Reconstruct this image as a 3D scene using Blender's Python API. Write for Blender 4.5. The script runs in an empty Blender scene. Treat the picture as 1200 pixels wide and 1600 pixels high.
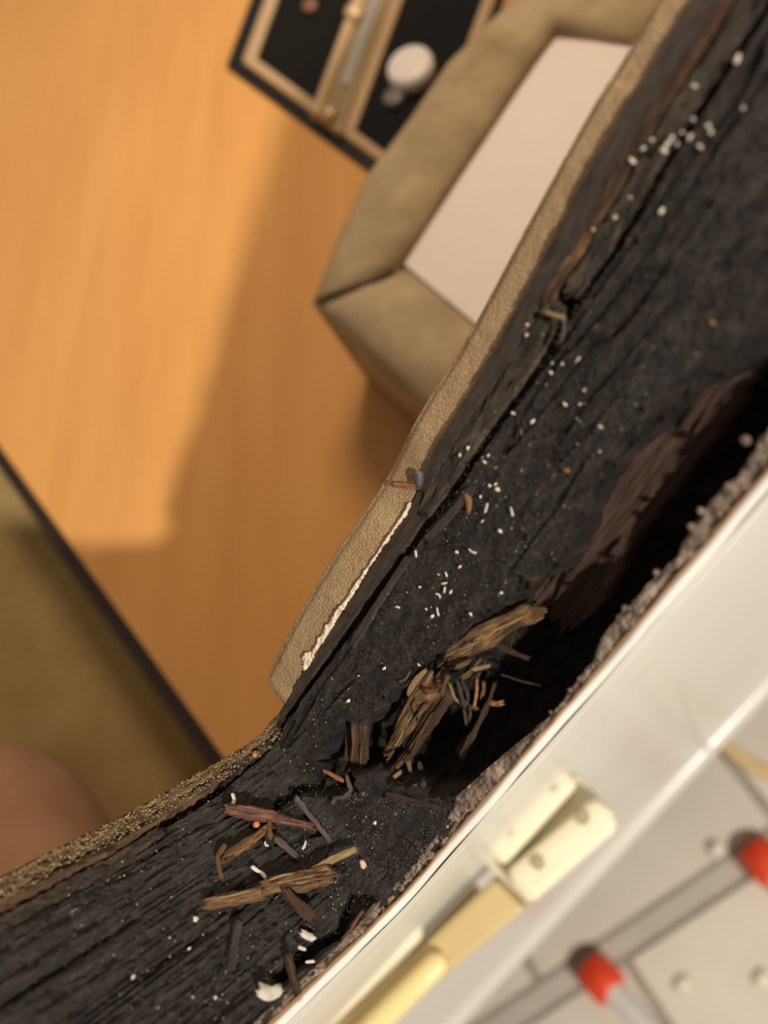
import bpy, math, random
import numpy as np
random.seed(7); RNG = np.random.default_rng(7)
SC = bpy.context.scene
COL = SC.collection

# ------------------------------------------------------------------ camera, world, lamp, exposure
ZC = 1.2                       # camera height above the pavement
TH, PH = math.radians(23.5), math.radians(47.0)
F = 1155.0                     # focal length in pixels of the 1200x1600 frame
T = 0.05                       # wall thickness
CY = 0.0094                    # the camera hangs this far outside the wall's outer face
cT, sT, cP, sP = math.cos(TH), math.sin(TH), math.cos(PH), math.sin(PH)
from mathutils import Matrix, Vector
uh, vh, fw = Vector((1, 0, 0)), Vector((0, cT, sT)), Vector((0, sT, -cT))
R_ = uh * cP - vh * sP; U_ = uh * sP + vh * cP; B_ = -fw
cam_d = bpy.data.cameras.new('camera'); cam = bpy.data.objects.new('camera', cam_d); COL.objects.link(cam)
cam.matrix_world = Matrix(((R_.x, U_.x, B_.x, 0), (R_.y, U_.y, B_.y, -CY), (R_.z, U_.z, B_.z, ZC), (0, 0, 0, 1)))
cam_d.sensor_fit = 'VERTICAL'; cam_d.sensor_height = 36; cam_d.sensor_width = 27
cam_d.lens = 36 * F / 1600
cam_d.clip_start = 0.01; cam_d.clip_end = 50
cam_d.dof.use_dof = True; cam_d.dof.focus_distance = 0.168; cam_d.dof.aperture_fstop = 7.6
SC.camera = cam

w = bpy.data.worlds.new('world'); SC.world = w; w.use_nodes = True
w.node_tree.nodes['Background'].inputs['Color'].default_value = (1.0, 0.84, 0.68, 1)
w.node_tree.nodes['Background'].inputs['Strength'].default_value = 0.26

lamp_d = bpy.data.lights.new('work_lamp', 'POINT'); lamp = bpy.data.objects.new('work_lamp', lamp_d); COL.objects.link(lamp)
lamp.location = (0.22, -1.20, ZC + 1.12)
lamp_d.energy = 170; lamp_d.shadow_soft_size = 0.04; lamp_d.color = (1.0, 0.91, 0.79)
room_d = bpy.data.lights.new('room_fill', 'POINT'); room = bpy.data.objects.new('room_fill', room_d); COL.objects.link(room)  # unseen fill light, added to brighten the padded box and shaded worktop
room.location = (0.38, 0.42, ZC + 0.26)
room_d.energy = 10.5; room_d.shadow_soft_size = 0.10; room_d.color = (1.0, 0.77, 0.56)

SC.view_settings.view_transform = 'Standard'; SC.view_settings.look = 'None'
SC.view_settings.exposure = 0.0; SC.view_settings.gamma = 1.0; SC.view_settings.use_curve_mapping = False

# ------------------------------------------------------------------ projection helpers (camera at height 0 here; ZC is added on linking)
def proj(P):
    P = np.asarray(P, float); x, y, z = P[..., 0], P[..., 1] + CY, P[..., 2]
    dep = y * sT - z * cT; v = F * (y * cT + z * sT) / dep; u = F * x / dep
    return 600 + u * cP - v * sP, 800 - u * sP - v * cP
def ray(px, py):
    dx, dy = px - 600, py - 800
    u, v = (dx * cP - dy * sP) / F, (-dx * sP - dy * cP) / F
    return np.array([u, v * cT + sT, v * sT - cT])
def onz(px, py, z):
    d = ray(px, py); return np.array([0, -CY, 0]) + d * (z / d[2])
def ony(px, py, y):
    d = ray(px, py); return np.array([0, -CY, 0]) + d * ((y + CY) / d[1])

# ------------------------------------------------------------------ noise
def _hash(i, j, seed):
    n = (i.astype(np.int64) * 374761393 + j.astype(np.int64) * 668265263 + seed * 974711) & 0x7fffffff
    n = ((n ^ (n >> 13)) * 1274126177) & 0x7fffffff
    return ((n ^ (n >> 16)) & 0xffff) / 65535.0
def vnoise(x, y, seed=0):
    xi, yi = np.floor(x), np.floor(y); a, b = x - xi, y - yi
    a = a * a * (3 - 2 * a); b = b * b * (3 - 2 * b)
    h = lambda p, q: _hash(xi + p, yi + q, seed)
    return (h(0, 0) * (1 - a) + h(1, 0) * a) * (1 - b) + (h(0, 1) * (1 - a) + h(1, 1) * a) * b
def fbm(x, y, oct=4, seed=0):
    r, amp, tot = 0, 1.0, 0
    for k in range(oct):
        r = r + amp * (vnoise(x, y, seed + k * 17) * 2 - 1); tot += amp; amp *= .5; x = x * 2.03; y = y * 2.03
    return r / tot
def sstep(a, b, x):
    t = np.clip((x - a) / (b - a), 0, 1); return t * t * (3 - 2 * t)
def signed_dist(px, py, poly):
    """> 0 inside the polygon."""
    poly = np.asarray(poly, float); d = np.full(px.shape, 1e9); ins = np.zeros(px.shape, bool)
    for (x0, y0), (x1, y1) in zip(poly, np.roll(poly, -1, 0)):
        ex, ey = x1 - x0, y1 - y0
        t = np.clip(((px - x0) * ex + (py - y0) * ey) / (ex * ex + ey * ey + 1e-9), 0, 1)
        d = np.minimum(d, np.hypot(px - x0 - t * ex, py - y0 - t * ey))
        ins ^= ((y0 > py) != (y1 > py)) & (px < (x1 - x0) * (py - y0) / (y1 - y0 + 1e-12) + x0)
    return np.where(ins, d, -d)
def line_dist(px, py, pl):
    d = np.full(px.shape, 1e9)
    for (x0, y0), (x1, y1) in zip(pl[:-1], pl[1:]):
        ex, ey = x1 - x0, y1 - y0
        t = np.clip(((px - x0) * ex + (py - y0) * ey) / (ex * ex + ey * ey + 1e-9), 0, 1)
        d = np.minimum(d, np.hypot(px - x0 - t * ex, py - y0 - t * ey))
    return d

# ------------------------------------------------------------------ materials
def hexc(r, g, b):
    f = lambda c: (c / 255 / 12.92) if c / 255 <= .04045 else ((c / 255 + .055) / 1.055) ** 2.4
    return (f(r), f(g), f(b), 1)
def mat(name, cols, scale=30, stretch=(1, 1, 1), rough=.6, bump=0., bscale=None, bdist=.0005, coord='Object', spec=.5, detail=6, metal=0., voronoi=None, pos=None):
    """cols: list of colours spread over a noise ramp; coord 'gc' follows the grain coordinate stored on the mesh."""
    m = bpy.data.materials.new(name); m.use_nodes = True; nt = m.node_tree; N, L = nt.nodes, nt.links
    b = N['Principled BSDF']; b.inputs['Roughness'].default_value = rough; b.inputs['Metallic'].default_value = metal
    b.inputs['Specular IOR Level'].default_value = spec
    if coord == 'gc':
        a = N.new('ShaderNodeAttribute'); a.attribute_name = 'gc'; vec = a.outputs['Vector']
    else:
        a = N.new('ShaderNodeTexCoord'); vec = a.outputs[coord]
    mp = N.new('ShaderNodeMapping'); mp.inputs['Scale'].default_value = stretch; L.new(vec, mp.inputs['Vector'])
    if len(cols) > 1:
        n = N.new('ShaderNodeTexNoise'); n.inputs['Scale'].default_value = scale; n.inputs['Detail'].default_value = detail
        n.inputs['Roughness'].default_value = .62
        L.new(mp.outputs['Vector'], n.inputs['Vector'])
        r = N.new('ShaderNodeValToRGB'); L.new(n.outputs['Fac'], r.inputs['Fac'])
        ps = pos or [.3 + .4 * i / (len(cols) - 1) for i in range(len(cols))]
        while len(r.color_ramp.elements) < len(cols): r.color_ramp.elements.new(.5)
        for e, c, p in zip(r.color_ramp.elements, cols, ps): e.position = p; e.color = c
        L.new(r.outputs['Color'], b.inputs['Base Color'])
    else:
        b.inputs['Base Color'].default_value = cols[0]
    if bump:
        bm = N.new('ShaderNodeBump'); bm.inputs['Strength'].default_value = bump; bm.inputs['Distance'].default_value = bdist
        if voronoi:
            n2 = N.new('ShaderNodeTexVoronoi'); n2.feature = 'DISTANCE_TO_EDGE'; n2.inputs['Scale'].default_value = voronoi
            mr = N.new('ShaderNodeMapRange'); mr.inputs['From Max'].default_value = .18
            L.new(mp.outputs['Vector'], n2.inputs['Vector']); L.new(n2.outputs['Distance'], mr.inputs['Value']); L.new(mr.outputs['Result'], bm.inputs['Height'])
        else:
            n2 = N.new('ShaderNodeTexNoise'); n2.inputs['Scale'].default_value = bscale or scale * 3; n2.inputs['Detail'].default_value = 8
            n2.inputs['Roughness'].default_value = .7
            L.new(mp.outputs['Vector'], n2.inputs['Vector']); L.new(n2.outputs['Fac'], bm.inputs['Height'])
        L.new(bm.outputs['Normal'], b.inputs['Normal'])
    return m

M = {}
M['char'] = mat('charred_damp_wood', [(.005, .004, .0035, 1), (.018, .0142, .0122, 1), (.046, .034, .026, 1), (.11, .07, .045, 1)], 22, (1.0, 2.0, 1), .38, 1.0, 120, .0016, 'gc', .6, pos=[.3, .5, .62, .8])
M['char_groove'] = mat('charred_grooved_wood', [(.009, .0085, .008, 1), (.036, .0325, .029, 1), (.11, .094, .08, 1)], 30, (.6, 4, 1), .38, 1.0, 70, .0014, 'gc', .6, pos=[.3, .52, .8])
M['ply_dark'] = mat('blackened_ply', [(.014, .010, .008, 1), (.05, .033, .024, 1), (.12, .072, .045, 1)], 30, (.5, 3, 1), .5, 1.0, 90, .0012, 'gc', pos=[.3, .55, .75])
M['ply_brown'] = mat('brown_ply', [(.03, .019, .012, 1), (.11, .06, .03, 1), (.22, .13, .065, 1)], 40, (.4, 3, 1), .6, 1.0, 90, .0012, 'gc')
M['ply_olive'] = mat('olive_ply', [(.012, .010, .008, 1), (.045, .033, .022, 1), (.15, .11, .07, 1)], 28, (.5, 2.5, 1), .55, 1.0, 90, .0012, 'gc')
M['ply_rust'] = mat('rust_ply', [(.018, .009, .006, 1), (.08, .034, .015, 1), (.34, .18, .075, 1)], 16, (.7, 3, 1), .5, 1.0, 90, .001, 'gc')
M['ply_gold'] = mat('golden_fibre_ply', [(.03, .02, .011, 1), (.17, .11, .05, 1), (.48, .35, .18, 1)], 60, (.5, 2.0, 1), .55, 1, 110, .0018, 'gc')
M['putty'] = mat('crumbled_sealant', [(.05, .036, .028, 1), (.21, .155, .118, 1), (.44, .35, .29, 1)], 260, (1, 1, 1), .6, .8, 1100, .0006)
M['primer'] = mat('ochre_primer_line', [(.30, .18, .085, 1)], rough=.6)
M['white_paint'] = mat('white_painted_metal', [(.71, .70, .65, 1), (.79, .78, .735, 1)], 5, rough=.25, bump=.03, bscale=60, spec=.6)
M['vinyl'] = mat('tan_grained_vinyl', [(.27, .172, .085, 1), (.38, .262, .142, 1)], 60, rough=.65, bump=.55, bdist=.0005, voronoi=1250)
M['paper'] = mat('torn_paper', [(.5, .38, .26, 1), (.8, .7, .56, 1)], 500, rough=.9)
M['batten'] = mat('red_brown_rotten_batten', [(.03, .016, .011, 1), (.09, .045, .03, 1), (.19, .095, .06, 1)], 30, (.4, 4, 1), .7, 1., 100, .0015, 'gc')
M['spl_red'] = mat('red_brown_splinter', [(.05, .016, .009, 1), (.19, .075, .045, 1), (.42, .2, .13, 1)], 6, (1, 6, 1), .6, .8, 9, .0012, 'gc')
M['spl_brown'] = mat('brown_splinter', [(.035, .017, .008, 1), (.22, .112, .044, 1), (.5, .3, .13, 1)], 6, (1, 6, 1), .6, .9, 9, .0012, 'gc')
M['spl_deep'] = mat('deep_brown_splinter', [(.02, .011, .006, 1), (.085, .045, .022, 1), (.2, .11, .05, 1)], 6, (1, 6, 1), .6, .9, 9, .0012, 'gc')
M['spl_pale'] = mat('pale_splinter', [(.12, .075, .034, 1), (.29, .195, .085, 1), (.52, .39, .21, 1)], 6, (1, 6, 1), .6, .6, 9, .0008, 'gc')
M['spl_orange'] = mat('orange_splinter', [(.09, .035, .014, 1), (.3, .135, .052, 1), (.52, .27, .12, 1)], 6, (1, 6, 1), .6, .6, 9, .0008, 'gc')
M['spl_grey'] = mat('grey_splinter', [(.015, .014, .013, 1), (.045, .041, .037, 1), (.12, .11, .1, 1)], 6, (1, 6, 1), .5, .8, 9, .0008, 'gc')
M['spl_mauve'] = mat('mauve_grey_splinter', [(.04, .03, .03, 1), (.12, .085, .08, 1), (.25, .2, .18, 1)], 6, (1, 6, 1), .6, .8, 9, .0008, 'gc')
M['flake'] = mat('white_crumb', [(.45, .4, .32, 1), (.75, .7, .6, 1)], 600, rough=.7)
M['flake_big'] = mat('white_flake', [(.4, .36, .3, 1), (.7, .67, .6, 1)], 400, rough=.7, bump=.5, bscale=900)
M['flake_pink'] = mat('pinkish_crumb', [(.55, .4, .33, 1)], rough=.7)
M['bead'] = mat('amber_bead', [(.42, .17, .045, 1)], rough=.45)
M['nail'] = mat('dull_metal', [(.13, .135, .15, 1)], rough=.5, metal=.6)

# ------------------------------------------------------------------ linking objects
def meta(o, label=None, cat=None, group=None, kind=None):
    if label: o['label'] = label
    if cat: o['category'] = cat
    if group: o['group'] = group
    if kind: o['kind'] = kind
    return o
def empty(name, loc, label=None, cat=None, group=None, kind=None):
    o = bpy.data.objects.new(name, None); COL.objects.link(o); o.empty_display_size = .02
    o.location = (loc[0], loc[1], loc[2] + ZC)
    return meta(o, label, cat, group, kind)
def world_loc(o):
    l = Vector(o.location)
    while o.parent: o = o.parent; l = l + o.location
    return l
def obj(name, verts, faces, m, parent=None, smooth=True, gc=None, origin=None):
    v = np.asarray(verts, float).reshape(-1, 3).copy(); v[:, 2] += ZC
    me = bpy.data.meshes.new(name); o = bpy.data.objects.new(name, me); COL.objects.link(o)
    if parent is not None:
        o.parent = parent; off = np.array(world_loc(parent))
        v -= off
    else:
        off = np.array([v[:, 0].mean(), v[:, 1].mean(), v[:, 2].min()]) if origin is None else np.array(origin) + [0, 0, ZC]
        v -= off; o.location = off
    if isinstance(faces, np.ndarray):
        me.vertices.add(len(v)); me.vertices.foreach_set('co', v.ravel())
        k = faces.shape[1]; me.loops.add(faces.size); me.loops.foreach_set('vertex_index', faces.ravel().astype(np.int32))
        me.polygons.add(len(faces)); me.polygons.foreach_set('loop_start', np.arange(0, faces.size, k, dtype=np.int32))
        me.update(calc_edges=True)
    else:
        me.from_pydata(v.tolist(), [], faces)
    if smooth: me.polygons.foreach_set('use_smooth', np.ones(len(me.polygons), bool))
    if gc is not None:
        a = me.attributes.new('gc', 'FLOAT_VECTOR', 'POINT'); a.data.foreach_set('vector', np.asarray(gc, float).ravel())
    me.materials.append(m); me.validate(); me.update()
    return o
def bm_fix(o):
    import bmesh
    b = bmesh.new(); b.from_mesh(o.data); bmesh.ops.recalc_face_normals(b, faces=b.faces); b.to_mesh(o.data); b.free(); return o
def bevel(o, w, seg=2):
    md = o.modifiers.new('bevel', 'BEVEL'); md.width = w; md.segments = seg; md.limit_method = 'ANGLE'; md.angle_limit = math.radians(35); return o
def grid_faces(n, m):
    i, j = np.meshgrid(np.arange(n - 1), np.arange(m - 1), indexing='ij'); a = (i * m + j).ravel()
    return np.stack([a, a + m, a + m + 1, a + 1], 1)
def prism(name, pts, z0, z1, m, parent=None, bev=0., smooth=False):
    """pts: (x, y) outline, extruded from z0 up to z1."""
    n = len(pts); v = [(p[0], p[1], z0) for p in pts] + [(p[0], p[1], z1) for p in pts]
    f = [list(range(n))[::-1], list(range(n, 2 * n))] + [[i, (i + 1) % n, n + (i + 1) % n, n + i] for i in range(n)]
    o = bm_fix(obj(name, v, f, m, parent, smooth))
    if bev: bevel(o, bev)
    return o
def pxprism(name, pxs, ztop, thick, m, parent=None, bev=0.):
    return prism(name, [onz(x, y, ztop)[:2] for x, y in pxs], ztop - thick, ztop, m, parent, bev)
def tube(name, pts, r, m, parent=None, nseg=10, radii=None):
    pts = [np.asarray(p, float) for p in pts]; v, f = [], []
    for i, p in enumerate(pts):
        d = pts[min(i + 1, len(pts) - 1)] - pts[max(i - 1, 0)]; d /= np.linalg.norm(d)
        a = np.cross(d, [0, 0, 1]); a = a if np.linalg.norm(a) > 1e-3 else np.array([1., 0, 0]); a /= np.linalg.norm(a); b = np.cross(d, a)
        rr = radii[i] if radii else r
        for k in range(nseg):
            t = 2 * math.pi * k / nseg; v.append(p + a * math.cos(t) * rr + b * math.sin(t) * rr)
    for i in range(len(pts) - 1):
        for k in range(nseg): f.append([i * nseg + k, i * nseg + (k + 1) % nseg, (i + 1) * nseg + (k + 1) % nseg, (i + 1) * nseg + k])
    k0 = len(v); v += v[:nseg] + v[-nseg:]                                # the caps get vertices of their own, so that their edges stay sharp
    f.append([k0 + k for k in range(nseg)][::-1]); f.append([k0 + nseg + k for k in range(nseg)])
    o = bm_fix(obj(name, v, f, m, parent))
    for p in o.data.polygons:
        if len(p.vertices) > 4: p.use_smooth = False
    return o

# ------------------------------------------------------------------ the rim of the window hole: a V in the wall plane, prismatic across the wall
INNER_PX = [(1085, 0), (985, 160), (870, 370), (770, 560), (690, 690), (640, 790), (560, 910), (480, 1040), (440, 1110), (415, 1145), (385, 1168), (330, 1200), (200, 1275), (100, 1325), (0, 1375)]
pr = np.array([ony(x, y, T) for x, y in INNER_PX])[:, [0, 2]][::-1]     # from the short arm's end over the corner to the long arm's end
e0 = pr[0] + (pr[0] - pr[2]) / np.linalg.norm(pr[0] - pr[2]) * .10
e1 = pr[-1] + (pr[-1] - pr[-3]) / np.linalg.norm(pr[-1] - pr[-3]) * .12
pr = np.vstack([e0, pr, e1])
def catmull(P, n=14):
    Q = np.vstack([2 * P[0] - P[1], P, 2 * P[-1] - P[-2]]); out = []
    for i in range(1, len(Q) - 2):
        for t in np.linspace(0, 1, n, endpoint=False):
            a, b, c, d = Q[i - 1], Q[i], Q[i + 1], Q[i + 2]
            out.append(.5 * (2 * b + (c - a) * t + (2 * a - 5 * b + 4 * c - d) * t * t + (3 * b - a - 3 * c + d) * t ** 3))
    out.append(P[-1]); return np.array(out)
dense = catmull(pr)
for _ in range(10): dense[1:-1] = .25 * dense[:-2] + .5 * dense[1:-1] + .25 * dense[2:]
arc = np.concatenate([[0], np.cumsum(np.linalg.norm(np.diff(dense, axis=0), axis=1))])
SMAX = arc[-1]
def base(s):
    return np.interp(s, arc, dense[:, 0]), np.interp(s, arc, dense[:, 1])
def normal(s):
    e = .002; x0, z0 = base(np.asarray(s) - e); x1, z1 = base(np.asarray(s) + e); tx, tz = x1 - x0, z1 - z0
    l = np.hypot(tx, tz) + 1e-12
    return -tz / l, tx / l
def surf(s, y, h=0.):
    x, z = base(s); nx, nz = normal(s)
    return np.stack(np.broadcast_arrays(x + nx * h, y, z + nz * h), -1)
_look = {}
def lookup(px, py, h=0.):
    """the (s, y) of the rim point at height h that the camera sees at this pixel"""
    k = round(h, 4)
    if k not in _look:
        Sg, Yg = np.meshgrid(np.linspace(.0, SMAX, 900), np.linspace(-.004, T + .012, 260), indexing='ij')
        a, b = proj(surf(Sg, Yg, k)); _look[k] = (Sg, Yg, a, b)
    Sg, Yg, a, b = _look[k]; i = np.argmin((a - px) ** 2 + (b - py) ** 2)
    return Sg.flat[i], Yg.flat[i]
def at(px, py, h=0.):
    s, y = lookup(px, py, h); return surf(s, y, h)
SC_ = lookup(418, 1142)[0]                                             # the corner
def curve_y(pxs):
    q = sorted(lookup(*p) for p in pxs); s = np.array([a for a, _ in q]); y = np.array([b for _, b in q])
    return lambda S: np.interp(S, s, y)
CRACK_A = [(1190, 20), (1130, 110), (1085, 180), (1010, 310), (955, 400), (885, 500), (830, 595), (770, 670), (720, 745), (660, 825), (600, 910), (540, 990), (490, 1060), (440, 1130)]
CRACK_B = [(425, 1165), (380, 1205), (330, 1245), (260, 1290), (200, 1335), (120, 1378), (60, 1410), (0, 1445)]
crack = curve_y(CRACK_A + CRACK_B)
PUTTY = [(1200, 668), (1150, 745), (1100, 795), (1050, 880), (1005, 925), (945, 985), (925, 1035), (895, 1075), (865, 1110), (825, 1150), (760, 1205), (715, 1245), (690, 1290), (650, 1345), (610, 1385), (575, 1425), (520, 1480), (470, 1530), (400, 1590)]
putty_in = curve_y(PUTTY)
def sheet(name, s, ylo, yhi, ny, h, depth, m, parent, jag=0., seed=0, step=None):
    """a slab lying on the rim between ylo(s) and yhi(s), its top raised by h(S, Y, PX, PY), with sides going down by depth"""
    s = np.asarray(s); S, Tt = np.meshgrid(s, np.linspace(0, 1, ny), indexing='ij')
    lo, hi = ylo(s)[:, None], yhi(s)[:, None]
    if jag:
        lo = lo + jag * fbm(s * 900, s * 0 + 3, 3, seed)[:, None]; hi = hi + jag * fbm(s * 900, s * 0 + 9, 3, seed + 5)[:, None]
    Y = lo + (hi - lo) * Tt
    if jag:
        ends = jag * 5 * fbm(Tt * 23, Tt * 0 + seed, 3, seed + 2)
        edge = np.exp(-np.minimum(S - s[0], s[-1] - S) / (.004)); S = S + ends * edge
    PX, PY = proj(surf(S, Y)); H = h(S, Y, PX, PY) * np.ones_like(S)
    n, k = S.shape
    S2 = np.pad(S, 1, mode='edge'); Y2 = np.pad(Y, 1, mode='edge'); H2 = np.pad(H, 1, mode='edge')
    ring = np.ones_like(S2, bool); ring[1:-1, 1:-1] = False; H2[ring] -= depth
    V = surf(S2, Y2, H2); gc = np.stack([S2 * 10, Y2 * 10, S2 * 0 + seed], -1)
    return obj(name, V.reshape(-1, 3), grid_faces(n + 2, k + 2), m, parent, True, gc.reshape(-1, 3))

# ------------------------------------------------------------------ the outside skin of the wall
def ext_y(D):                                                           # outside face, bulging outwards below
    return -.0006 - .086 * np.clip((D - .34) / .58, 0, 1.2) ** 1.6
wall = empty('wall_right', (0, .025, -.85), 'white painted side wall of the van with the cut window hole, pavement side', None, None, 'structure')
iA = np.argmin(dense[:, 1])
def ztop(x):
    lx, lz = dense[:iA + 1, 0], dense[:iA + 1, 1]; rx, rz = dense[iA:, 0], dense[iA:, 1]
    return np.where(x < dense[iA, 0], np.interp(x, lx, lz), np.interp(x, rx, rz))
xs = np.unique(np.concatenate([np.linspace(-1.0, -.22, 30), np.linspace(-.22, .32, 240), np.linspace(.32, 1.1, 30)]))
def wall_sheet(name, yf, m, parent, zb, drop=.002, ks=60):
    top = ztop(xs) - drop; tt = np.linspace(0, 1, ks) ** 1.3
    Z = top[:, None] + (zb - top)[:, None] * tt[None, :]; X = xs[:, None] + Z * 0; Y = yf(-Z) + Z * 0
    V = np.stack([X, Y, Z], -1).reshape(-1, 3)
    return obj(name, V, grid_faces(len(xs), ks), m, parent)
skin = wall_sheet('outer_skin', lambda D: ext_y(D) - .0012, M['white_paint'], wall, -.92)
wall_sheet('inner_panel', lambda D: T + .001 + D * 0, mat('beige_inner_panel', [(.30, .21, .12, 1), (.36, .26, .15, 1)], 40, rough=.7), wall, -.85)
prof = [(.0004, -.001), (.0002, .0003), (-.0005, .0006), (-.0010, .0004), (-.0014, -.0003), (-.0016, -.0010), (-.00165, -.0018), (-.0015, -.0026), (-.0014, -.0036), (-.0015, -.0048), (-.0018, -.0058), (-.0019, -.0070), (-.0018, -.0082), (-.0017, -.012), (-.0018, -.018), (-.0021, -.019), (-.0021, -.021), (-.0018, -.022), (-.0013, -.03)]
sl = np.linspace(0, SMAX, 500)
wob = .00025 * fbm(sl * 60, sl * 0, 3, 4)
V = np.stack([surf(sl, np.full_like(sl, a) + wob, b) for a, b in prof], 1)
obj('edge_lip', V.reshape(-1, 3), grid_faces(len(sl), len(prof)), M['white_paint'], wall)
V = np.stack([surf(sl, a + .0002 * fbm(sl * 300, sl * 0, 2, 8), b) for a, b in [(.0006, -.004), (.0005, .0006), (.0002, .0009), (-.0001, .0008), (-.0001, -.003)]], 1)
obj('primer_edge', V.reshape(-1, 3), grid_faces(len(sl), 5), M['primer'], wall)
# vertical seam strip and bottom rail of the outside
def on_skin(px, py):
    d = ray(px, py); best = None
    for D in np.linspace(.12, .92, 400):
        p = np.array([0, -CY, 0]) + d * (-D / d[2]); e = abs(p[1] - (ext_y(D) - .0012))
        if best is None or e < best[0]: best = (e, p)
    return best[1]
xseam = onz(1072, 1140, -.9)[0]
Ds = np.linspace(.5, .9, 20)
tube('seam_strip', [(xseam, ext_y(d) - .001, -d) for d in Ds], .004, M['white_paint'], wall, 8, list(np.linspace(.0006, .0045, 20)))
tube('bottom_rail', [(x, ext_y(.92) + .004, -.915) for x in np.linspace(-.9, 1.0, 20)], .013, M['white_paint'], wall, 12)

# ------------------------------------------------------------------ the rotten timber frame
frame = empty('timber_frame', (0, .025, -.20), 'blackened rotten timber rim of the window hole with a long dark cavity', 'wood frame')
CAVITY = [(1260, 500), (1200, 545), (1130, 592), (1080, 612), (1030, 660), (985, 705), (950, 748), (915, 800), (905, 832), (880, 880), (858, 905), (822, 905), (800, 932), (770, 960), (738, 978), (700, 1012), (665, 1035), (640, 1060), (612, 1086), (603, 1104), (590, 1080), (578, 1118), (560, 1135), (532, 1120), (520, 1150), (502, 1190), (530, 1212), (570, 1214), (600, 1228), (650, 1243), (690, 1254), (722, 1243), (790, 1190), (840, 1150), (900, 1095), (960, 1020), (1030, 930), (1110, 840), (1200, 720), (1300, 600)]
HOLLOWS = [([(540, 1340), (562, 1372), (592, 1405), (566, 1446), (486, 1500), (440, 1545), (425, 1525), (470, 1478), (530, 1440), (552, 1400)], .006),
           ([(500, 1186), (540, 1212), (560, 1240), (520, 1246), (482, 1240), (430, 1268), (442, 1236), (478, 1205)], .005),
           ([(320, 1410), (340, 1395), (410, 1372), (415, 1384), (330, 1420)], .002),
           ([(590, 1020), (690, 1010), (700, 1030), (640, 1055), (600, 1060)], .0)]
def timber_h(S, Y, PX, PY):
    armA = sstep(-.004, .006, S - SC_)
    hA = .0010 * fbm(S * 45, Y * 110, 3, 1) + .0004 * fbm(S * 300, Y * 500, 3, 2) + .0005 * fbm(S * 750, Y * 750, 3, 3)
    fur = fbm(S * 22 + Y * 60, Y * 300 + S * 14, 2, 31); hA -= .0010 * sstep(.08, .0, np.abs(fur)) * sstep(.15, .45, fbm(S * 30, Y * 60, 2, 33))
    far = np.exp(-(S - SC_) ** 2 / .025 ** 2)
    hB = (.0007 * fbm(S * 18, Y * 420, 3, 5) + .0009 * fbm(S * 40, Y * 1000, 3, 6)) * (1 - .6 * far) + far * (.0015 * fbm(S * 260, Y * 300, 4, 7)) + .00055 * fbm(S * 420, Y * 1300, 3, 9)
    gr = fbm(S * 9, Y * 330, 2, 12); hB -= .0011 * sstep(.07, .0, np.abs(gr)) * (1 - .5 * far)
    h = hA * armA + hB * (1 - armA)
    h = h + .0010 * far * fbm(S * 160, Y * 160, 3, 14)
    n = 9 * fbm(S * 240, Y * 260, 4, 21)
    d = signed_dist(PX, PY, CAVITY) + n
    lipd = -.0007 * sstep(-30, -4, d) * sstep(2, -4, d)
    h = h + lipd - .011 * sstep(-1, 11, d) - .004 * sstep(10, 60, d) + .0025 * sstep(0, 12, d) * fbm(S * 90, Y * 200, 3, 25)
    for poly, dep in HOLLOWS:
        h = h - dep * sstep(-6, 12, signed_dist(PX, PY, poly) + n * .7)
    return h
gap = .0009
sV0, sV1 = lookup(-10, 1450)[0] - .012, lookup(1190, 20)[0] + .012
sA = np.concatenate([np.arange(SC_ - .0005, sV1, .0002), np.arange(sV1, SMAX, .001)]); sB = np.concatenate([np.arange(.02, sV0, .001), np.arange(sV0, SC_ + .0003, .0002)])
lo = lambda s: putty_in(s) - .0028
sill = sheet('sill_board', sA, lo, lambda s: crack(s) - gap - .0002, 215, timber_h, .02, M['char'], frame, 0, 1)
jamb = sheet('jamb_board', sB, lo, lambda s: crack(s) - gap * .4, 225, timber_h, .02, M['char_groove'], frame, 0, 2)
# the dark batten seen down inside the cavity
def bat_h(S, Y, PX, PY): return -.0065 + .0022 * fbm(S * 40, Y * 250, 3, 40) + .0006 * fbm(S * 200, Y * 900, 2, 41) - .004 * np.exp(-(S - S.min()) / .012)
s0 = lookup(850, 1000)[0]
sheet('inner_batten', np.arange(s0, SMAX, .0006), lambda s: .0095 + .002 * fbm(s * 60, s * 0, 2, 3), lambda s: .0215 + .002 * fbm(s * 70, s * 0, 2, 4), 40, bat_h, .012, M['batten'], frame, .0006, 44)
# plies along the inner edge, broken off one from the next
def frac(a): return lambda s: crack(s) + gap * .3 + (T - crack(s)) * a
def rough_h(h0, amp, seed, tilt=0.):
    return lambda S, Y, PX, PY: h0 + amp * fbm(S * 70, Y * 400, 3, seed) + amp * .8 * fbm(S * 420, Y * 900, 3, seed + 1)
sStep = lookup(652, 760)[0]; sTop = SMAX
sMid = lookup(870, 490)[0]
R = np.arange
sheet('ply', R(sStep, sTop, .0005), frac(.62), frac(1.0), 20, rough_h(.0006, .0004, 51), .012, M['ply_dark'], frame, .0002, 51)
sheet('ply', R(sMid, sTop, .0005), frac(.46), frac(.605), 12, rough_h(.0003, .0005, 53), .012, M['ply_rust'], frame, .00025, 53)
sheet('ply', R(sMid + .004, sTop, .0005), frac(.06), frac(.40), 20, rough_h(-.0004, .0008, 55), .012, M['ply_olive'], frame, .0004, 55)
sheet('ply', R(sStep - .004, sMid + .001, .0005), frac(.10), frac(.60), 26, rough_h(-.0001, .0008, 57), .012, M['ply_olive'], frame, .0003, 57)
sheet('ply', R(SC_ + .004, sStep + .001, .0004), frac(.16), frac(.93), 30, rough_h(-.0003, .0006, 59), .012, M['ply_dark'], frame, .00025, 59)
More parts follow.
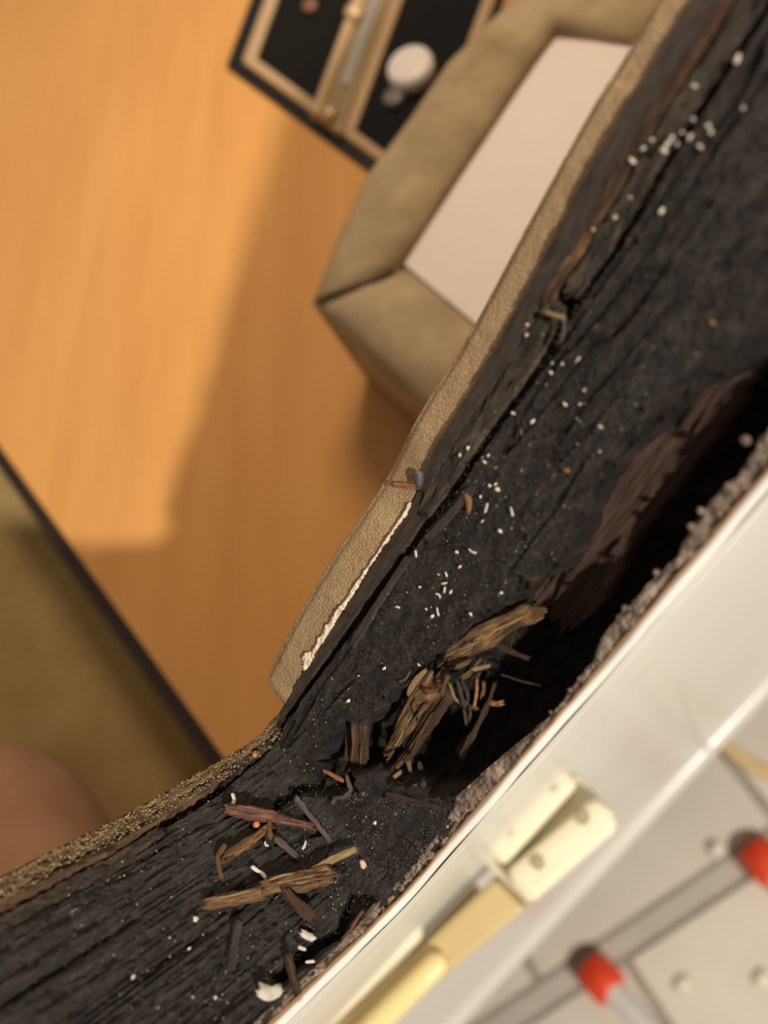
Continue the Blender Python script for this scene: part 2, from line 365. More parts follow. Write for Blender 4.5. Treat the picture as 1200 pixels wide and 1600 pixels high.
# short arm
sB1 = lookup(330, 1200)[0]
sheet('ply', R(.03, SC_ + .004, .00035), lambda s: np.maximum(frac(.58)(s), T - .0045), lambda s: T + .0002 + s * 0, 26, rough_h(.0006, .0009, 61), .012, M['ply_gold'], frame, .0005, 61)
sheet('ply', R(.03, sB1 + .004, .00035), frac(.22), frac(.52), 22, rough_h(.0002, .0009, 63), .012, M['ply_brown'], frame, .0005, 63)
sheet('ply', R(.03, lookup(250, 1290)[0], .00035), frac(-.22), frac(.14), 22, rough_h(.0001, .0007, 65), .012, M['ply_olive'], frame, .0005, 65)
sheet('ply', R(sB1, SC_ + .006, .00035), frac(.05), frac(.56), 22, rough_h(-.0003, .0008, 67), .012, M['ply_dark'], frame, .0005, 67)
# loose slivers standing along the crack
def sliver(a, b, wd, m, seed):
    (s0, y0), (s1, y1) = sorted([lookup(*a), lookup(*b)])
    mid = lambda s: np.interp(s, [s0, s1], [y0, y1])
    sheet('loose_sliver', R(s0, s1, .0004), lambda s: mid(s) - wd / 2, lambda s: mid(s) + wd / 2, 8, rough_h(.0009, .0003, seed), .004, m, frame, .0001, seed)
sliver((640, 872), (551, 1010), .0013, M['ply_dark'], 71)
sliver((742, 762), (668, 842), .0015, M['ply_dark'], 73)
# torn paper edge of the wall board
(sp0, _), (sp1, _) = lookup(476, 1046), lookup(640, 783)
tp = lambda s: np.clip((sp0 + .035 - s) / .035, 0, 1)
sheet('torn_paper', R(sp0, sp1, .00012), lambda s: T - .0001 - .0005 * np.clip(fbm(s * 160, s * 0, 4, 81), 0, 1) - .0003 * vnoise(s * 2100, s * 0, 86), lambda s: T + .00005 + .0003 * fbm(s * 190, s * 0, 4, 82) + tp(s) ** 1.6 * (.0017 * vnoise(s * 300, s * 0, 84) + .0012 * vnoise(s * 1500, s * 0, 85)), 9,
      lambda S, Y, PX, PY: .0005 + .0006 * fbm(S * 700, Y * 1500, 3, 83), .0012, M['paper'], frame, 0, 83)
# crumbled sealant along the skin
def put_h(S, Y, PX, PY):
    h = .0002 + .0009 * fbm(S * 330, Y * 330, 3, 91) + .0006 * np.abs(fbm(S * 900, Y * 900, 2, 92))
    return h - .0006 * sstep(.75, 1, (Y - 0) / np.maximum(putty_in(S), 1e-4)) ** 2
sheet('sealant_bead', R(.02, SMAX, .00022), lambda s: .0004 + s * 0, lambda s: putty_in(s) + .0005 * fbm(s * 380, s * 0, 3, 93), 34, put_h, .018, M['putty'], frame, .0003, 91)
# knobs of sealant sticking out over the cavity
def lump(px, py, r, name, m, parent=None, h=0., seed=0, sq=(1, 1, 1), spike=.35):
    import bmesh
    b = bmesh.new(); bmesh.ops.create_icosphere(b, subdivisions=2, radius=1); v = np.array([x.co[:] for x in b.verts]); f = [[q.index for q in p.verts] for p in b.faces]; b.free()
    n = 1 + spike * fbm(v[:, 0] * 1.7 + seed * 3.1, v[:, 1] * 1.7 + v[:, 2] * 1.3, 2, seed)
    p = at(px, py, h) if not isinstance(px, np.ndarray) else px
    return obj(name, v * n[:, None] * r * np.array(sq) + p, f, m, parent)
for i, (x, y, r) in enumerate([(1090, 848, 8), (1165, 690, 10), (1098, 798, 8), (1080, 822, 8), (975, 950, 7), (982, 952, 6), (1024, 895, 7), (1060, 880, 6), (892, 1078, 5), (905, 1060, 5), (938, 1010, 6), (715, 1248, 7), (735, 1240, 6), (860, 1112, 5), (700, 1290, 5), (690, 1310, 5)]):
    lump(x, y, r * .00008, 'sealant_crumb', M['putty'], frame, .0002, i)

# ------------------------------------------------------------------ grained tan board edge on the room side
sv0 = lookup(437, 1112)[0] + .0005
sv = R(sv0, SMAX, .0004)
wv = lambda s: np.interp(s, [sv0, sv0 + .025, lookup(560, 910)[0], lookup(770, 560)[0], lookup(985, 160)[0], SMAX], [.0085, .0092, .0090, .0072, .0056, .0050])
def vin_h(S, Y, PX, PY):
    t = (Y - T) / wv(S); e = np.clip((S - sv0) / .004, 0, 1)
    return -.0004 - .0011 * sstep(.72, 1.0, t) ** 2 - .002 * (1 - e) ** 2 + .00015 * fbm(S * 500, Y * 900, 2, 95)
vb = sheet('trim_1', sv, lambda s: T + .0004 + s * 0, lambda s: T + .0004 + wv(s) * np.sqrt(np.clip((s - sv0) / .004, .06, 1)), 26, vin_h, .05, M['vinyl'], None, 0, 95)
meta(vb, 'tan leather-grained board edge running beside the black rim, room side', None, None, 'structure')

# ------------------------------------------------------------------ room side: worktop, hob, padded box, bench, cushion, floor
ZT = -.40
wood = mat('honey_laminate', [(.60, .29, .085, 1), (.66, .33, .10, 1), (.71, .37, .115, 1)], 4, (1, 1, 1), .38, spec=.35)
def grainy(m, ang, sx, sy):
    mp = [n for n in m.node_tree.nodes if n.type == 'MAPPING'][0]; mp.vector_type = 'TEXTURE'; mp.inputs['Rotation'].default_value = (0, 0, ang); mp.inputs['Scale'].default_value = (1 / sx, 1 / sy, 1)
g0, g1 = onz(150, 100, ZT), onz(60, 700, ZT); grainy(wood, math.atan2(g1[1] - g0[1], g1[0] - g0[0]), 1.0, 7)
black_edge = mat('dark_edging', [(.02, .009, .004, 1)], rough=.6)
E0, E1 = onz(0, 712, ZT)[:2], onz(345, 1195, ZT)[:2]
ed = (E1 - E0) / np.linalg.norm(E1 - E0); en = np.array([ed[1], -ed[0]])
if np.dot(en, onz(300, 300, ZT)[:2] - E0) < 0: en = -en
yw = T + .016
far0 = E0 - ed * .6
k = (yw - E0[1]) / ed[1]; near = E0 + ed * k                              # where the edge meets the wall
wt = empty('worktop', (-.05, .4, -.85), 'honey-coloured wood laminate worktop lit by lamplight through the window hole', 'worktop')
prism('top', [near + en * .004, far0 + en * .004, far0 + en * 1.2, (1.2, far0[1] + 1.0), (1.2, yw)], ZT - .025, ZT, wood, wt)
prism('edge_strip', [near - en * .006, far0 - en * .006, far0 + en * .004, near + en * .004], ZT - .03, ZT - .0008, black_edge, wt)
q0, q1 = near + en * .05 + ed * (-.03), far0 + en * .05
prism('cabinet', [q0, q1, q1 + en * .8, (1.0, q1[1] + .6), (1.0, yw + .01)], -.85, ZT - .026, wood, wt)

# hob
hob = empty('hob', tuple(onz(470, 110, ZT)), 'black two-burner glass hob with tan metal trim set in the worktop', 'hob')
blk = mat('black_trim', [(.008, .007, .006, 1)], rough=.45)
glass = mat('black_glass', [(.006, .0045, .0035, 1)], rough=.12, spec=.3)
brass = mat('tan_metal_trim', [(.5, .33, .18, 1), (.6, .42, .24, 1)], 20, rough=.32, metal=.2)
silver = mat('bright_strip', [(.6, .58, .55, 1)], rough=.25, metal=.6)
d1 = np.array([.81, .59]); d2 = np.array([.345, -.94])
K = np.array([352., 102.])
hp = lambda a, b: tuple(K + d1 * a + d2 * b)
pxprism('rim', [hp(0, 0), hp(385, 0), hp(385, 420), hp(0, 420)], ZT + .004, .004, blk, hob, .002)
def ring_strip(name, a0, a1, b0, b1, wd, z, th, m):
    for A in ([(a0, b0), (a1, b0), (a1 - wd, b0 + wd), (a0 + wd, b0 + wd)], [(a0, b0), (a0 + wd, b0 + wd), (a0 + wd, b1 - wd), (a0, b1)],
              [(a1, b0), (a1, b1), (a1 - wd, b1 - wd), (a1 - wd, b0 + wd)], [(a0, b1), (a0 + wd, b1 - wd), (a1 - wd, b1 - wd), (a1, b1)]):
        pxprism(name, [hp(*q) for q in A], z, th, m, hob, .0015)
ring_strip('trim_strip', 22, 182, 22, 400, 18, ZT + .009, .006, brass)
ring_strip('trim_strip', 214, 372, 22, 400, 18, ZT + .009, .006, brass)
for a0, a1 in ((39, 164), (231, 354)): pxprism('glass_panel', [hp(a0, 39), hp(a1, 39), hp(a1, 382), hp(a0, 382)], ZT + .006, .0025, glass, hob)
brass2 = mat('olive_metal_bar', [(.26, .19, .09, 1), (.34, .25, .13, 1)], 20, rough=.4, metal=.2)
pxprism('centre_bar', [hp(162, 19), hp(212, 19), hp(212, 400), hp(162, 400)], ZT + .012, .008, brass2, hob, .003)
tube('bar_ridge', [onz(*hp(166, 20), ZT + .012), onz(*hp(166, 395), ZT + .012)], .0042, brass, hob)
pxprism('bright_strip', [hp(186, 90), hp(198, 90), hp(198, 395), hp(186, 395)], ZT + .014, .003, silver, hob)
lump(onz(515, 178, ZT + .014), 0, .0062, 'end_cap', brass, hob, 0, 1, (1, 1, .8), 0)
lump(onz(553, 20, ZT + .016), 0, .0075, 'end_cap', brass, hob, 0, 1, (1, 1, .8), 0)
def disc(name, c, r, h, m, parent, n=28, top=.8):
    rings = [(r, 0), (r, h * .6), (r * .93, h * .9), (r * top, h), (r * .25, h * 1.02)]
    v = [(c[0] + a * math.cos(2 * math.pi * k / n), c[1] + a * math.sin(2 * math.pi * k / n), c[2] + z) for a, z in rings for k in range(n)]
    f = [[i * n + k, i * n + (k + 1) % n, (i + 1) * n + (k + 1) % n, (i + 1) * n + k] for i in range(len(rings) - 1) for k in range(n)] + [[(len(rings) - 1) * n + k for k in range(n)], list(range(n))[::-1]]
    return bm_fix(obj(name, v, f, m, parent))
wk = mat('white_plastic', [(.86, .8, .75, 1)], rough=.4)
kc = onz(639, 99, ZT + .016)
disc('control_knob', (kc[0], kc[1], ZT + .006), .0165, .011, wk, hob)
gk = onz(614, 150, ZT + .01)
disc('small_knob', (gk[0], gk[1], ZT + .006), .0075, .005, mat('grey_plastic', [(.17, .16, .15, 1)], rough=.4), hob, 18)
bk = onz(482, 3, ZT + .01)
disc('brown_button', (bk[0], bk[1], ZT + .006), .006, .003, mat('brown_plastic', [(.2, .1, .05, 1)], rough=.4), hob, 18)

# padded box with a white panel
ZB = -.30
fabric = mat('beige_suede_fabric', [(.31, .23, .125, 1), (.42, .325, .195, 1), (.54, .42, .26, 1)], 22, rough=.85, bump=.5, bscale=90, bdist=.002, spec=.2)
box = empty('padded_box', tuple(onz(760, 430, ZT)), 'beige fabric padded box with mitred corner around a white panel, beside the hob', 'box')
outer = [(488, 474), (528, 372), (574, 274), (640, 186), (700, 98), (758, 40), (830, -28), (960, -70), (1090, -60), (1180, 40), (1010, 330), (838, 618), (745, 715), (660, 636), (575, 556)]
inner = [(630, 412), (672, 348), (715, 283), (765, 208), (815, 132), (842, 92), (872, 50), (950, 66), (1008, 74), (1020, 110), (930, 290), (820, 490), (790, 548), (740, 504), (685, 458)]
nO = len(outer); sub = 8; loops = []
def dens(P):
    P = np.array(P, float); Q = []
    for i in range(len(P)):
        for t in np.linspace(0, 1, sub, endpoint=False): Q.append(P[i] * (1 - t) + P[(i + 1) % len(P)] * t)
    return np.array(Q)
O_, I_ = dens(outer), dens(inner); NL = len(O_)
prof_z = [(0, ZT + .002), (0, ZB - .03), (0, ZB - .012), (.05, ZB - .004), (.15, ZB), (.35, ZB + .003), (.6, ZB + .003), (.85, ZB), (.97, ZB - .004), (1, ZB - .012)]
v, f = [], []
idx = np.arange(NL); ds = np.minimum(np.abs(idx), NL - np.abs(idx))
for a, z in prof_z:
    zz = z if z > ZB - .02 else ZB - .01
    for i in range(NL):
        p = O_[i] * (1 - a) + I_[i] * a; q = onz(p[0], p[1], zz)
        wr = .0025 * fbm(np.array(i * .23), np.array(a * 3.), 3, 5) if .03 < a < .95 else 0
        seam = .0045 * math.exp(-(ds[i] / .9) ** 2) if .03 < a < .99 else 0
        v.append((q[0], q[1], z + wr - seam))
for j in range(len(prof_z) - 1):
    for i in range(NL): f.append([j * NL + i, j * NL + (i + 1) % NL, (j + 1) * NL + (i + 1) % NL, (j + 1) * NL + i])
f.append(list(range(NL))[::-1])
bm_fix(obj('padded_rim', v, f, fabric, box))
tube('seam', [onz(x, y, ZB + zz) for x, y, zz in ((497, 469, -.006), (520, 460, -.0015), (550, 449, .0005), (585, 436, .0005), (615, 420, -.002))], .0016, mat('seam_thread', [(.13, .09, .045, 1)], rough=.9), box, 8)
white = mat('white_board', [(.80, .72, .65, 1), (.84, .77, .70, 1)], 12, rough=.55, bump=.15, bscale=200)
prism('white_panel', [onz(x, y, ZB - .007)[:2] for x, y in inner], ZB - .011, ZB - .006, white, box)

# bench beyond the worktop, its cushion, the round brown cushion near the short arm
ZS = -.47
floor = prism('floor', [(-2, yw), (1.5, yw), (1.5, 2.2), (-2, 2.2)], -.90, -.85, mat('brown_floor', [(.12, .075, .04, 1), (.16, .1, .055, 1)], 10, rough=.6)); meta(floor, 'brown floor of the van below the worktop', None, None, 'structure')
bench = empty('bench', (-.55, .5, -.85), 'beige upholstered bench seat beyond the dark edge of the worktop', 'bench')
b0, b1 = near - en * .026 - ed * .02, far0 - en * .026
prism('base', [b0, b1, b1 - en * .6, b0 - en * .6 - ed * .1], -.85, ZS - .06, wood, bench)
seatm = mat('olive_beige_fabric', [(.37, .25, .09, 1), (.47, .335, .145, 1)], 25, rough=.9, bump=.3, bscale=120, bdist=.001, spec=.15)
prism('seat_cushion', [b0, b1, b1 - en * .6, b0 - en * .6 - ed * .1], ZS - .06, ZS, seatm, bench, .015)
cm = mat('rosy_brown_fabric', [(.40, .22, .125, 1), (.54, .32, .2, 1)], 20, rough=.9, bump=.3, bscale=120, bdist=.001, spec=.15)
cc = onz(-62, 1440, ZS + .06)
vv, ff = [], []
nu, nv = 40, 18
for j in range(nv + 1):
    ph = -math.pi / 2 + math.pi * j / nv
    for i in range(nu):
        t = 2 * math.pi * i / nu; e = .75
        cx = math.copysign(abs(math.cos(t)) ** e, math.cos(t)); cy = math.copysign(abs(math.sin(t)) ** e, math.sin(t))
        r = math.cos(ph) ** .5 if abs(math.cos(ph)) > 1e-6 else 0
        vv.append((cc[0] + .105 * r * cx, cc[1] + .09 * r * cy, ZS + .062 + .06 * math.sin(ph)))
for j in range(nv):
    for i in range(nu): ff.append([j * nu + i, j * nu + (i + 1) % nu, (j + 1) * nu + (i + 1) % nu, (j + 1) * nu + i])
cu = obj('round_cushion', vv, ff, cm); meta(cu, 'rounded rosy brown cushion lying on the bench in the lower left corner', 'cushion')

# ------------------------------------------------------------------ street side: pavement, bracket, rail, trestle
ZG = -ZC
slab_m = [mat('pale_slab', [(.64, .58, .50, 1), (.74, .68, .59, 1)], 9, rough=.8, bump=.4, bscale=60, bdist=.002), mat('grey_slab', [(.61, .555, .48, 1), (.70, .64, .56, 1)], 8, rough=.8, bump=.4, bscale=60, bdist=.002)]
ground = prism('ground', [(-4, -4), (4, -4), (4, 2), (-4, 2)], ZG - .06, ZG - .006, mat('dark_joint_sand', [(.3, .265, .22, 1), (.38, .34, .28, 1)], 60, rough=.9)); meta(ground, 'paved ground outside the van in pale grey slabs', None, None, 'structure')
g0 = onz(800, 1600, ZG)[:2]; g1 = onz(1200, 1335, ZG)[:2]; gd = (g1 - g0) / np.linalg.norm(g1 - g0); gn = np.array([-gd[1], gd[0]])
if np.dot(gn, onz(1000, 1250, ZG)[:2] - g0) < 0: gn = -gn
L_ = .40; jn = .012; sx0 = np.dot(onz(1175, 1235, ZG)[:2] - g0, gd)
def slab(c0, c1, r0, r1, m, name='slab', top=0.):
    P = [g0 + gd * a + gn * b for a, b in ((c0, r0), (c1, r0), (c1, r1), (c0, r1))]
    prism(name, P, ZG - .03, ZG + top, m, ground, .004)
for i in range(-4, 4):
    for j in range(-3, 3):
        r0 = .022 + j * L_ if j >= 0 else -.006 + j * L_
        c0 = sx0 + i * L_ + (.12 if j < 0 else 0)
        slab(c0 + jn / 2, c0 + L_ - jn / 2, r0 + jn / 2, r0 + L_ - jn / 2, slab_m[(i * 7 + j * 3) % 2], top=.002 * random.random())
slab(-1.6, 1.6, -.006, .022, mat('darker_strip', [(.46, .42, .365, 1), (.54, .495, .43, 1)], 20, rough=.8), 'darker_strip', -.002)  # narrow strip between two slab rows, coloured darker than the slabs

ZK = -.41
cream = mat('cream_plastic', [(.80, .73, .53, 1), (.84, .77, .58, 1)], 20, rough=.35)
br = empty('cream_bracket', tuple(onz(850, 1300, ZK)), 'cream plastic double plate with four dark screw holes on outside wall', 'bracket')
dark = mat('dark_hole', [(.36, .31, .2, 1)], rough=.7)
pl1 = [(865, 1188), (905, 1226), (786, 1357), (745, 1320)]
pl2 = [(930, 1246), (955, 1266), (967, 1286), (962, 1302), (826, 1420), (786, 1366)]
pxprism('plate', pl1, ZK, .02, cream, br, .004); pxprism('plate', pl2, ZK + .004, .024, cream, br, .005)
pxprism('backing_plate', [(850, 1195), (955, 1270), (824, 1412), (738, 1330)], ZK - .012, .02, mat('olive_backing', [(.6, .55, .41, 1)], rough=.6), br)
for x, y in ((860, 1225), (792, 1295)):
    c = onz(x, y, ZK); disc('screw', (c[0], c[1], ZK - .002), 0.0038, .003, dark, br, 16)
for x, y in ((910, 1277), (840, 1347)):
    c = onz(x, y, ZK + .004); disc('screw', (c[0], c[1], ZK + .002), 0.0038, .003, dark, br, 16)
rail = empty('tan_rail', tuple(onz(690, 1520, ZK)), 'tan plastic rail with yellow raised edge running from the cream bracket', 'rail')
tanm = mat('tan_plastic', [(.55, .42, .2, 1), (.6, .47, .24, 1)], 20, rough=.45)
pxprism('rail_body', [(772, 1374), (822, 1422), (600, 1604), (480, 1710), (420, 1700), (560, 1570), (700, 1440)], ZK - .002, .02, tanm, rail, .003)
yel = mat('yellow_plastic', [(.8, .67, .32, 1)], rough=.4)
tube('upper_pad', [onz(x, y, ZK + .004) for x, y in ((655, 1438), (645, 1448), (600, 1490), (540, 1550), (470, 1620))], .007, cream, rail, 12, [.003, .007, .0075, .0075, .007])
tube('raised_edge', [onz(x, y, ZK + .002) for x, y in ((694, 1496), (685, 1504), (640, 1548), (590, 1598), (500, 1690))], .006, yel, rail, 12, [.003, .0058, .006, .006, .006])
# the wall-fixing arm behind both, hidden under the plates
xw0, xw1 = onz(760, 1330, ZK)[0], onz(900, 1220, ZK)[0]
ys = float(ext_y(.44))
prism('arm', [(xw0, ys - .003), (xw1, ys - .003), (xw1, ys - .02), (xw0, ys - .02)], ZK - .04, ZK - .025, cream, br)
xr0 = onz(470, 1690, ZK)[0]; xr1 = onz(740, 1420, ZK)[0]
prism('arm', [(xr0, ys - .003), (xr1, ys - .003), (xr1, ys - .02), (xr0, ys - .02)], ZK - .035, ZK - .022, tanm, rail)

redm = mat('red_rubber', [(.85, .07, .02, 1)], rough=.4); wpl = mat('white_tube', [(.78, .76, .73, 1)], rough=.35)
tr = empty('folding_trestle', tuple(onz(1080, 1450, ZG)), 'white tubular trestle standing on the pavement on red rubber feet', 'trestle')
tops = []
for (cx, cy, tx, ty) in ((940, 1530, 1012, 1607), (1196, 1348, 1268, 1425)):
    zf = ZG + .025
    a = onz(cx, cy, zf); b = onz(tx, ty, zf + .03); dv = (b - a) / np.linalg.norm(b - a)
    tops.append(a + dv * .75)
    lg = tube('leg', [a + dv * .01, a + dv * .75], .0155, wpl, tr, 14)
    tube('rubber_foot', [a - dv * .024, a - dv * .020, a + dv * .016, a + dv * .020], .026, redm, lg, 16, [.021, .026, .026, .023])
tube('crossbar', tops, .013, wpl, tr, 12)
for t_ in tops: tube('prop_leg', [t_, (t_[0] + .05, t_[1] - .12, ZG)], .0135, wpl, tr, 12)

# ------------------------------------------------------------------ splinters, fibres, crumbs
def stick(name, Q, wd, up, m, th, fray, seed, parent, taper, nr=16):
    """a fibrous stick along the points Q, wd half wide"""
    n = len(Q); Ltot = np.linalg.norm(np.diff(Q, axis=0), axis=1).sum()
    rs = np.random.default_rng(seed + 100); V, GC = [], []
    ridge = rs.uniform(.72, 1.12, nr); wob_ = fbm(np.arange(n) * .33, np.arange(n) * 0. + seed, 2, seed)
    drift = np.stack([fbm(np.arange(n) * .22, np.full(n, k * .9), 2, seed + 9) for k in range(nr)])
    endo = rs.uniform(-1, 1, (2, nr)) * fray * wd * 1.6
    for i in range(n):
        d = Q[min(i + 1, n - 1)] - Q[max(i - 1, 0)]; d = d / np.linalg.norm(d)
        sd = np.cross(d, up); sd = sd / np.linalg.norm(sd); u2 = np.cross(sd, d)
        t = i / (n - 1); wk_ = (taper[0] * (1 - t) + taper[1] * t) * (1 + .26 * wob_[i])
        if i in (0, n - 1): wk_ *= .8
        for k in range(nr):
            a = 2 * math.pi * k / nr; ca, sa = math.cos(a), math.sin(a)
            r = ridge[k] * (1 + .32 * drift[k, i] + .03 * rs.normal()) / max(abs(ca), abs(sa)) ** .55 * .92
            off = endo[0, k] if i == 0 else endo[1, k] if i == n - 1 else 0
            V.append(Q[i] + sd * ca * wd * wk_ * r + u2 * sa * wd * wk_ * th * r + d * off); GC.append((t * Ltot * 50, k * .05, seed * 3.7))
    Fc = [[i * nr + k, i * nr + (k + 1) % nr, (i + 1) * nr + (k + 1) % nr, (i + 1) * nr + k] for i in range(n - 1) for k in range(nr)]
    V.append(Q[0]); V.append(Q[-1]); GC += [(0, 0, seed), (Ltot * 50, 0, seed)]
    Fc += [[(k + 1) % nr, k, n * nr] for k in range(nr)] + [[(n - 1) * nr + k, (n - 1) * nr + (k + 1) % nr, n * nr + 1] for k in range(nr)]
    return obj(name, V, Fc, m, parent, True, GC)
STRAND = {'red_brown_splinter': ('spl_red', 'spl_deep', 'spl_mauve'), 'brown_splinter': ('spl_brown', 'spl_deep', 'spl_pale', 'spl_brown'), 'deep_brown_splinter': ('spl_deep', 'spl_brown', 'spl_deep')}
def splinter(name, pts, wpx, m, h=.0008, th=.55, label=None, group=None, fray=.5, seed=0, parent=None, taper=(1, 1), cat='splinter', hs=None):
    """a stick through pixel points, lying h above the rim surface, wpx wide; wide ones carry loose strands along them"""
    P = np.array([at(x, y, hs[i] if hs else h) for i, (x, y) in enumerate(pts)])
    dep = (P[:, 1] + CY) * sT - P[:, 2] * cT; wd = wpx * dep.mean() / F / 2
    seg = np.linalg.norm(np.diff(P, axis=0), axis=1); cum = np.concatenate([[0], np.cumsum(seg)]); Ltot = cum[-1]
    n = max(8, min(26, int(Ltot / max(wd, .0004) * 1.6)))
    def path(t0, t1, k):
        ts = np.linspace(t0 * Ltot, t1 * Ltot, k); Q = np.stack([np.interp(ts, cum, P[:, j]) for j in range(3)], 1)
        if len(pts) > 2:
            for _ in range(2): Q[1:-1] = .25 * Q[:-2] + .5 * Q[1:-1] + .25 * Q[2:]
        return Q
    s, _ = lookup(*pts[0], hs[0] if hs else h); nx, nz = normal(s); up = np.array([float(nx), 0, float(nz)])
    o = stick(name, path(0, 1, n), wd, up, m, th, fray, seed, parent, taper)
    if parent is None: meta(o, label, cat, group)
    if wpx >= 15 and m.name in STRAND:
        rs = np.random.default_rng(seed + 500); d = P[-1] - P[0]; d = d / np.linalg.norm(d); sd = np.cross(d, up); sd /= np.linalg.norm(sd)
        for j in range(int(4 + wpx / 6)):
            t0 = rs.uniform(-.02, .45); t1 = min(1.0, t0 + rs.uniform(.3, .75)); Q = path(max(t0, 0), t1, 10)
            tp_ = np.linspace(max(t0, 0), t1, 10)[:, None]; tw = taper[0] * (1 - tp_) + taper[1] * tp_
            f0 = rs.uniform(-.85, .85); Q = Q + sd * wd * f0 * tw * .9 + up * wd * th * tw * (.86 * math.sqrt(1 - .6 * f0 * f0)) + sd * wd * .06 * np.sin(np.linspace(0, 5, 10) + j)[:, None]
            if t1 > .97 or t0 < .02: Q[-1 if t1 > .97 else 0] += d * wd * rs.uniform(-.2, .8) * (1 if t1 > .97 else -1)
            stick('strand', Q, wd * rs.uniform(.09, .24), up, M[STRAND[m.name][j % len(STRAND[m.name])]], .7, 1.2, seed * 31 + j, o, (rs.uniform(.5, 1), rs.uniform(.5, 1)), 6)
    return o
SP = splinter
S_ = 'wood_splinter'
# on the short arm
SP(S_, [(352, 1264), (392, 1270), (430, 1276)], 20, M['spl_red'], .0022, .5, 'reddish-brown splinter nearest the corner on the grooved board, thicker left half', None, .4, 1)
SP(S_, [(424, 1277), (460, 1285), (492, 1291)], 16, M['spl_red'], .0017, .5, 'reddish-brown splinter tapering right, end to end with the thicker red one', None, .5, 2, taper=(1, .7))
SP(S_, [(356, 1338), (388, 1318), (424, 1290)], 19, M['spl_brown'], .0018, .6, 'golden brown splinter with a frayed lower end just below the red splinter', None, 1.0, 3, taper=(1.15, .75))
SP(S_, [(351, 1320), (341, 1338), (341, 1355), (347, 1374)], 8, M['spl_brown'], .0016, .6, 'thin curved brown splinter left of the frayed golden one', None, .5, 4)
SP(S_, [(419, 1281), (422, 1296), (423, 1312)], 8, M['spl_brown'], .0026, .7, 'short brown splinter leaning against the red splinter by an amber bead', None, .4, 5)
SP(S_, [(428, 1310), (446, 1322), (462, 1336)], 11, M['spl_mauve'], .0014, .5, 'dull mauve-grey splinter between the red and the long tan splinters', None, .6, 6)
SP(S_, [(322, 1412), (368, 1404), (416, 1394)], 22, M['spl_brown'], .002, .5, 'left half of the long tan broken stick lying across the grooved board', None, .6, 7, taper=(.85, 1))
SP(S_, [(411, 1386), (465, 1378), (520, 1366)], 31, M['spl_brown'], .0026, .55, 'right half of the long tan broken stick, wide and square ended', None, .3, 8, taper=(.85, 1.1))
SP(S_, [(489, 1357), (520, 1343), (556, 1326)], 12, M['spl_pale'], .0026, .6, 'straight yellowish twig pointing up right above the long tan stick', None, .3, 9, taper=(.8, 1.1))
SP(S_, [(444, 1388), (464, 1412), (488, 1436)], 20, M['spl_deep'], .0032, .45, 'short dark brown splinter lying across the long tan stick', None, .5, 10)
SP(S_, [(374, 1436), (367, 1474), (360, 1514)], 15, M['spl_grey'], .0018, .6, 'dark grey stick lying below the long tan broken stick', None, .4, 11)
SP(S_, [(462, 1246), (484, 1275), (514, 1314)], 9, M['spl_mauve'], .0016, .6, 'thin greyish splinter slanting down to the right of the red splinter', None, .5, 12)
SP(S_, [(448, 1488), (455, 1518), (462, 1548)], 15, M['spl_deep'], .0022, .5, 'dark brown splinter beside the largest white flake near the metal edge', None, .5, 13)
SP(S_, [(566, 1424), (556, 1440), (545, 1456)], 6, M['spl_red'], .0008, .6, 'tiny brown sliver in the black hollow next to the sealant', None, .4, 14)
SP(S_, [(505, 1203), (520, 1210), (537, 1221)], 7, M['spl_orange'], .0014, .6, 'small orange-red sliver at the corner above the black hollow', None, .4, 15, taper=(.9, 1.1))
SP(S_, [(541, 1212), (549, 1236), (540, 1246), (524, 1246), (520, 1258)], 8, M['spl_mauve'], .0014, .6, 'bent greyish fibre hooked over the corner by the orange sliver', None, .5, 16)
# in and over the cavity
SP(S_, [(700, 1028), (742, 1000), (790, 975), (838, 952)], 42, M['spl_brown'], -.002, .5, 'thick brown splintered stick slanting up right across the cavity', None, .5, 20, taper=(1.1, .85), hs=[-.003, -.002, -.002, -.003])
SP(S_, [(690, 1040), (730, 1010), (800, 950)], 26, M['spl_deep'], -.004, .6, 'dark brown stick behind the thick stick, against the cavity edge', None, .4, 21)
SP(S_, [(676, 1062), (648, 1105), (622, 1150), (600, 1182)], 34, M['spl_brown'], -.002, .5, 'long brown splinter hanging down left in the cavity, fraying to a point', None, .8, 22, taper=(1.2, .45), hs=[-.002, -.003, -.005, -.007])
SP(S_, [(704, 1074), (672, 1120), (640, 1172), (622, 1198)], 32, M['spl_deep'], -.004, .5, 'darker brown splinter lying right beside the long fraying one', None, .6, 23, taper=(1.1, .7), hs=[-.003, -.005, -.007, -.009])
SP(S_, [(665, 1048), (648, 1066), (638, 1086)], 9, M['spl_pale'], -.0005, .6, 'pale tan curled fibre at the top of the long fraying splinter', None, .5, 24)
SP(S_, [(560, 1118), (563, 1160), (560, 1202)], 38, M['spl_deep'], -.004, .5, 'upright brown wood stump at the corner end of the cavity', None, .3, 25, taper=(.85, 1.05), hs=[-.002, -.003, -.006])
SP(S_, [(545, 1125), (546, 1165), (540, 1200)], 16, M['spl_deep'], -.005, .5, 'narrow dark brown strip left of the upright stump', None, .4, 26)
SP(S_, [(822, 902), (856, 872), (902, 828)], 36, M['spl_deep'], -.0012, .3, 'reddish-brown torn wood flap on the edge of the cavity', None, 1.0, 27, taper=(1.1, .6))
SP(S_, [(600, 1243), (645, 1252), (692, 1266)], 16, M['batten'], -.0006, .6, 'dark red sliver along the lower rim of the cavity', None, .5, 28)
SP(S_, [(772, 1068), (764, 1095), (752, 1124), (738, 1148), (722, 1182)], 11, M['spl_deep'], -.006, .6, 'thin forked twig hanging down in the cavity toward the sealant', None, .6, 29, taper=(.6, 1.3))
